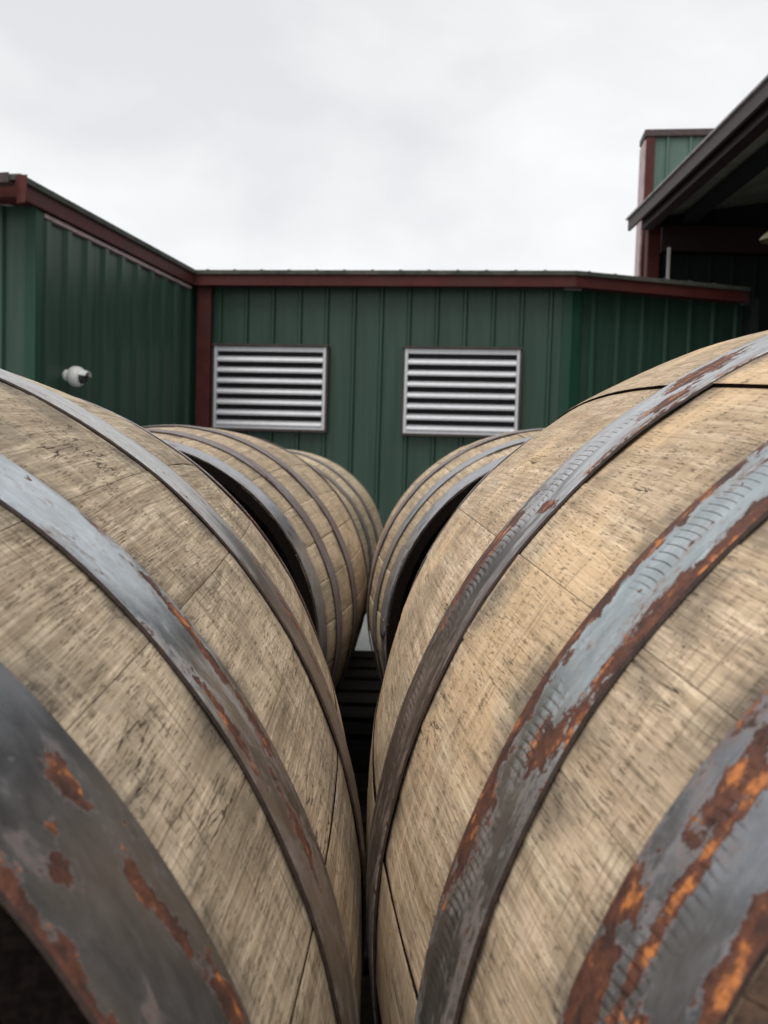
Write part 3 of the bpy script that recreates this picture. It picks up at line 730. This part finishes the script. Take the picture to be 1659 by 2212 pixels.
    for hi, ((s0, s1), hm, far) in enumerate(allh):
        wv = rnd.uniform(0, 6.28); t = 0.0015; wd = s1 - s0
        prof = [(0, 0.0008), (0.0006, t + 0.0004), (0.0018, t + 0.0010)] + [(wd * f_, t + 0.0010 + 0.0004 * sin(pi * f_)) for f_ in (0.2, 0.4, 0.6, 0.8)] + [(wd - 0.0018, t + 0.0010), (wd - 0.0006, t + 0.0004), (wd, 0.0008)]
        vs = []; uvs = []; fs = []; mi = []; n = nseg; m_ = len(prof)
        for k in range(n + 1):
            an = 2 * pi * k / n
            ws = 0.0016 * sin(an * 2 + wv) + 0.0010 * noise.noise(Vector((cos(an) * 3, sin(an) * 3, hi + seed * 7.0)))
            wr = 0.0009 * noise.noise(Vector((cos(an) * 5, sin(an) * 5, hi * 3 + seed * 9.0)))
            wr = max(wr, -0.0002)
            for (d, h) in prof:
                s = min(max(s0 + d + ws, start - 0.001), LB + 0.001); r_ = rad(min(max(s, 0), LB)) + h + wr + 0.0004
                vs.append((r_ * cos(an), s - LB / 2, RB + r_ * sin(an))); uvs.append((an * RB, (wd - d) if far else d))
        for k in range(n):
            for j in range(m_ - 1):
                a_ = k * m_ + j; fs.append((a_, a_ + m_, a_ + m_ + 1, a_ + 1)[::-1]); mi.append(1 if j == 0 or j == m_ - 2 else 0)
        me = bpy.data.meshes.new('hoop'); me.from_pydata(vs, [], fs); uvl = me.uv_layers.new(name='UVMap')
        for p in me.polygons:
            p.material_index = mi[p.index]; p.use_smooth = True
            for li in p.loop_indices: uvl.data[li].uv = uvs[me.loops[li].vertex_index]
        hp = link_mesh('hoop', me, b, [hm, M_hedge])
        # riveted lap: the outer end of the band lies over the inner one, its corners clipped
        la = R(laps[hi]) if hi < len(laps) and laps[hi] is not None else R({0: 200, 1: 250, 2: 300}[hi % 3] + rnd.uniform(-20, 20))
        lw = MB(); nl_ = 14; span = 0.16 / RB; wm = 0.0012
        for k in range(nl_ + 1):
            an = la - span * (1 - k / nl_) ; clip = 0.26 * max(0.0, (k / nl_ - 0.93) / 0.07)
            for (q_, h_) in ((clip, 0.0), (clip + 0.01, 0.0016), (0.5, 0.0020), (0.99 - clip, 0.0016), (1 - clip, 0.0)):
                s_ = s0 + wm + (wd - 2 * wm) * q_
                s_ += 0.0016 * sin(an * 2 + wv); r_ = rad(min(max(s_, 0), LB)) + t + 0.0016 + h_ + 0.0006
                lw.v.append((r_ * cos(an), s_ - LB / 2, RB + r_ * sin(an)))
        for k in range(nl_):
            for j in range(4):
                a_ = k * 5 + j; lw.f.append((a_, a_ + 5, a_ + 6, a_ + 1)[::-1]); lw.m.append(0)
        e_ = nl_ * 5
        for j in range(5):
            v = Vector(lw.v[e_ + j]); n_2 = Vector((v.x, 0, v.z - RB)).normalized(); lw.v.append(tuple(v - n_2 * 0.0032))
        for j in range(4): lw.f.append((e_ + j, e_ + j + 1, e_ + 6 + j, e_ + 5 + j)); lw.m.append(1)
        me = bpy.data.meshes.new('hoop_lap'); me.from_pydata(lw.v, [], lw.f); uvl = me.uv_layers.new(name='UVMap')
        for p in me.polygons:
            p.material_index = lw.m[p.index]; p.use_smooth = lw.m[p.index] == 0
            for li in p.loop_indices:
                v = lw.v[me.loops[li].vertex_index]; uvl.data[li].uv = (math.atan2(v[2] - RB, v[0]) % (2 * pi) * RB + 0.013, min(max(v[1] + LB / 2 - s0, 0), wd))
        link_mesh('hoop_lap', me, hp, [hm, M_hedge])
        for q in (0.3, 0.7):
            s = s0 + wd * q; r_ = rad(s) + t + 0.0030; an = la - 0.030 / RB
            s += 0.0
            rb_ = MB(); c = Vector((r_ * cos(an), s - LB / 2, RB + r_ * sin(an))); nn = Vector((cos(an), 0, sin(an)))
            rb_.tube([c, c + nn * 0.0012, c + nn * 0.0020], [0.0044, 0.0036, 0.0012], 12); rb_.build('rivet', M_rivet, hp, True)
    return b

U = lambda deg: R(deg) * RB
hL = [(0.0215, 0.073), (0.1505, 0.189), (0.325, 0.373)]
hRt = [(0.000, 0.044), (0.098, 0.137), (0.243, 0.294)]
mL = wood_mat('weathered_grey_oak', (0.42, 0.315, 0.21), (0.82, 0.68, 0.50), (0.19, 0.155, 0.11), hL, 0.62, 1.0, 2.3)
mR = wood_mat('pale_warm_oak', (0.57, 0.405, 0.255), (0.92, 0.725, 0.52), (0.30, 0.23, 0.16), hRt, 0.50, 0.8, 8.9, fresh=(0.82, 0.57, 0.33))
hmA = hoop_mat('dark_grey_head_hoop', (0.19, 0.195, 0.205), 0.12, 0.0455, 0, 1, [
    (U(39.0), .035, .013, .005, .5), (U(38), .022, .004, .003, .5), (U(36.5), .015, .007, .004, .45), (U(33), .035, .012, .004, .55), (U(30), .037, .014, .0035, .55),
    (U(25), .043, .016, .006, .7), (U(36), .0, .05, .006, .45), (U(28), .0, .06, .005, .45)], 1.0, 0.85, 0.36, 0.2)
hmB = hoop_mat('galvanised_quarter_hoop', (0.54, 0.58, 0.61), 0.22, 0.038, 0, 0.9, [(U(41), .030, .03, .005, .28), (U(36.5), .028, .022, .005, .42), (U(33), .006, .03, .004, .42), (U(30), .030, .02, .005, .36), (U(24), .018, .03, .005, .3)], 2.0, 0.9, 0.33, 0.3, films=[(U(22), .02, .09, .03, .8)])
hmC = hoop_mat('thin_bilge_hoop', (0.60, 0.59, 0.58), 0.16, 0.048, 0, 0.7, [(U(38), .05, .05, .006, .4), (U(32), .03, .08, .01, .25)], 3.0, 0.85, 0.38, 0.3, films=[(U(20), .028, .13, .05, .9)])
rA = hoop_mat('rusty_head_hoop', (0.30, 0.315, 0.34), 0.26, 0.042, 0.5, 1.2, [(U(154), .040, .012, .008, .7), (U(158), .036, .02, .010, .7), (U(153), .024, .06, .003, .5), (U(161), .018, .03, .012, .5), (U(150), .002, .07, .006, .55), (U(146), .030, .02, .006, .45)], 4.0, 0.9, 0.34, 0.5)
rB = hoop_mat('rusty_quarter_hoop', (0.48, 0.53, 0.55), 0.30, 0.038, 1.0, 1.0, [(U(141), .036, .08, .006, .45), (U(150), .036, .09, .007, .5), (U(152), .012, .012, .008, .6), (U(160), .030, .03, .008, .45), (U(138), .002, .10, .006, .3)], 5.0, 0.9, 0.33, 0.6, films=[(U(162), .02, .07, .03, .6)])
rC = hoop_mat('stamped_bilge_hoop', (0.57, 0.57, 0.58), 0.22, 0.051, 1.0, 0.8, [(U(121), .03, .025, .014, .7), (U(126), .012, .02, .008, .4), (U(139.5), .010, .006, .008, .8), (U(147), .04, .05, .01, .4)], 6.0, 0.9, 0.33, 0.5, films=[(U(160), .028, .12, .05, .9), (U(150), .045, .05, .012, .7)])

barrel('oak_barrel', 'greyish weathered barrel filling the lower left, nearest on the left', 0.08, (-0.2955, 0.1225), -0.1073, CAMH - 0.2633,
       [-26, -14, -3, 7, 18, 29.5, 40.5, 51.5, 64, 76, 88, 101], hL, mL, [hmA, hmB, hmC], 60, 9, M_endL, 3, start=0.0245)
barrel('oak_barrel', 'pale yellowish barrel filling the lower right, nearest on the right', 0.07, (0.3183, 0.1542), 0.0153, CAMH - 0.2282,
       [75, 87, 99, 110, 123, 136, 144, 152.5, 161, 173, 184, 196, 208], hRt, mR, [rA, rB, rC], 60, 9, M_endR, 5, start=0.003, proud={3: 0.0015, 4: -0.0003})
hB2 = [(0.0, 0.043), (0.108, 0.146), (0.255, 0.297)]
mB2 = wood_mat('far_barrel_oak', (0.47, 0.345, 0.225), (0.80, 0.63, 0.435), (0.28, 0.235, 0.16), hB2, 0.5, 0.6, 4.4)
mB3 = wood_mat('pale_far_oak', (0.58, 0.44, 0.28), (0.88, 0.72, 0.50), (0.42, 0.34, 0.23), hB2, 0.3, 0.5, 6.4)
hmF = hoop_mat('far_hoop', (0.44, 0.44, 0.46), 0.16, 0.043, 0, 0.6, [], 11.0, 0.85, 0.36, 0.3)
hmF2 = hoop_mat('far_hoop_brown', (0.25, 0.22, 0.22), 0.42, 0.040, 0, 0.6, [], 12.0, 0.3, 0.5, 0.3)
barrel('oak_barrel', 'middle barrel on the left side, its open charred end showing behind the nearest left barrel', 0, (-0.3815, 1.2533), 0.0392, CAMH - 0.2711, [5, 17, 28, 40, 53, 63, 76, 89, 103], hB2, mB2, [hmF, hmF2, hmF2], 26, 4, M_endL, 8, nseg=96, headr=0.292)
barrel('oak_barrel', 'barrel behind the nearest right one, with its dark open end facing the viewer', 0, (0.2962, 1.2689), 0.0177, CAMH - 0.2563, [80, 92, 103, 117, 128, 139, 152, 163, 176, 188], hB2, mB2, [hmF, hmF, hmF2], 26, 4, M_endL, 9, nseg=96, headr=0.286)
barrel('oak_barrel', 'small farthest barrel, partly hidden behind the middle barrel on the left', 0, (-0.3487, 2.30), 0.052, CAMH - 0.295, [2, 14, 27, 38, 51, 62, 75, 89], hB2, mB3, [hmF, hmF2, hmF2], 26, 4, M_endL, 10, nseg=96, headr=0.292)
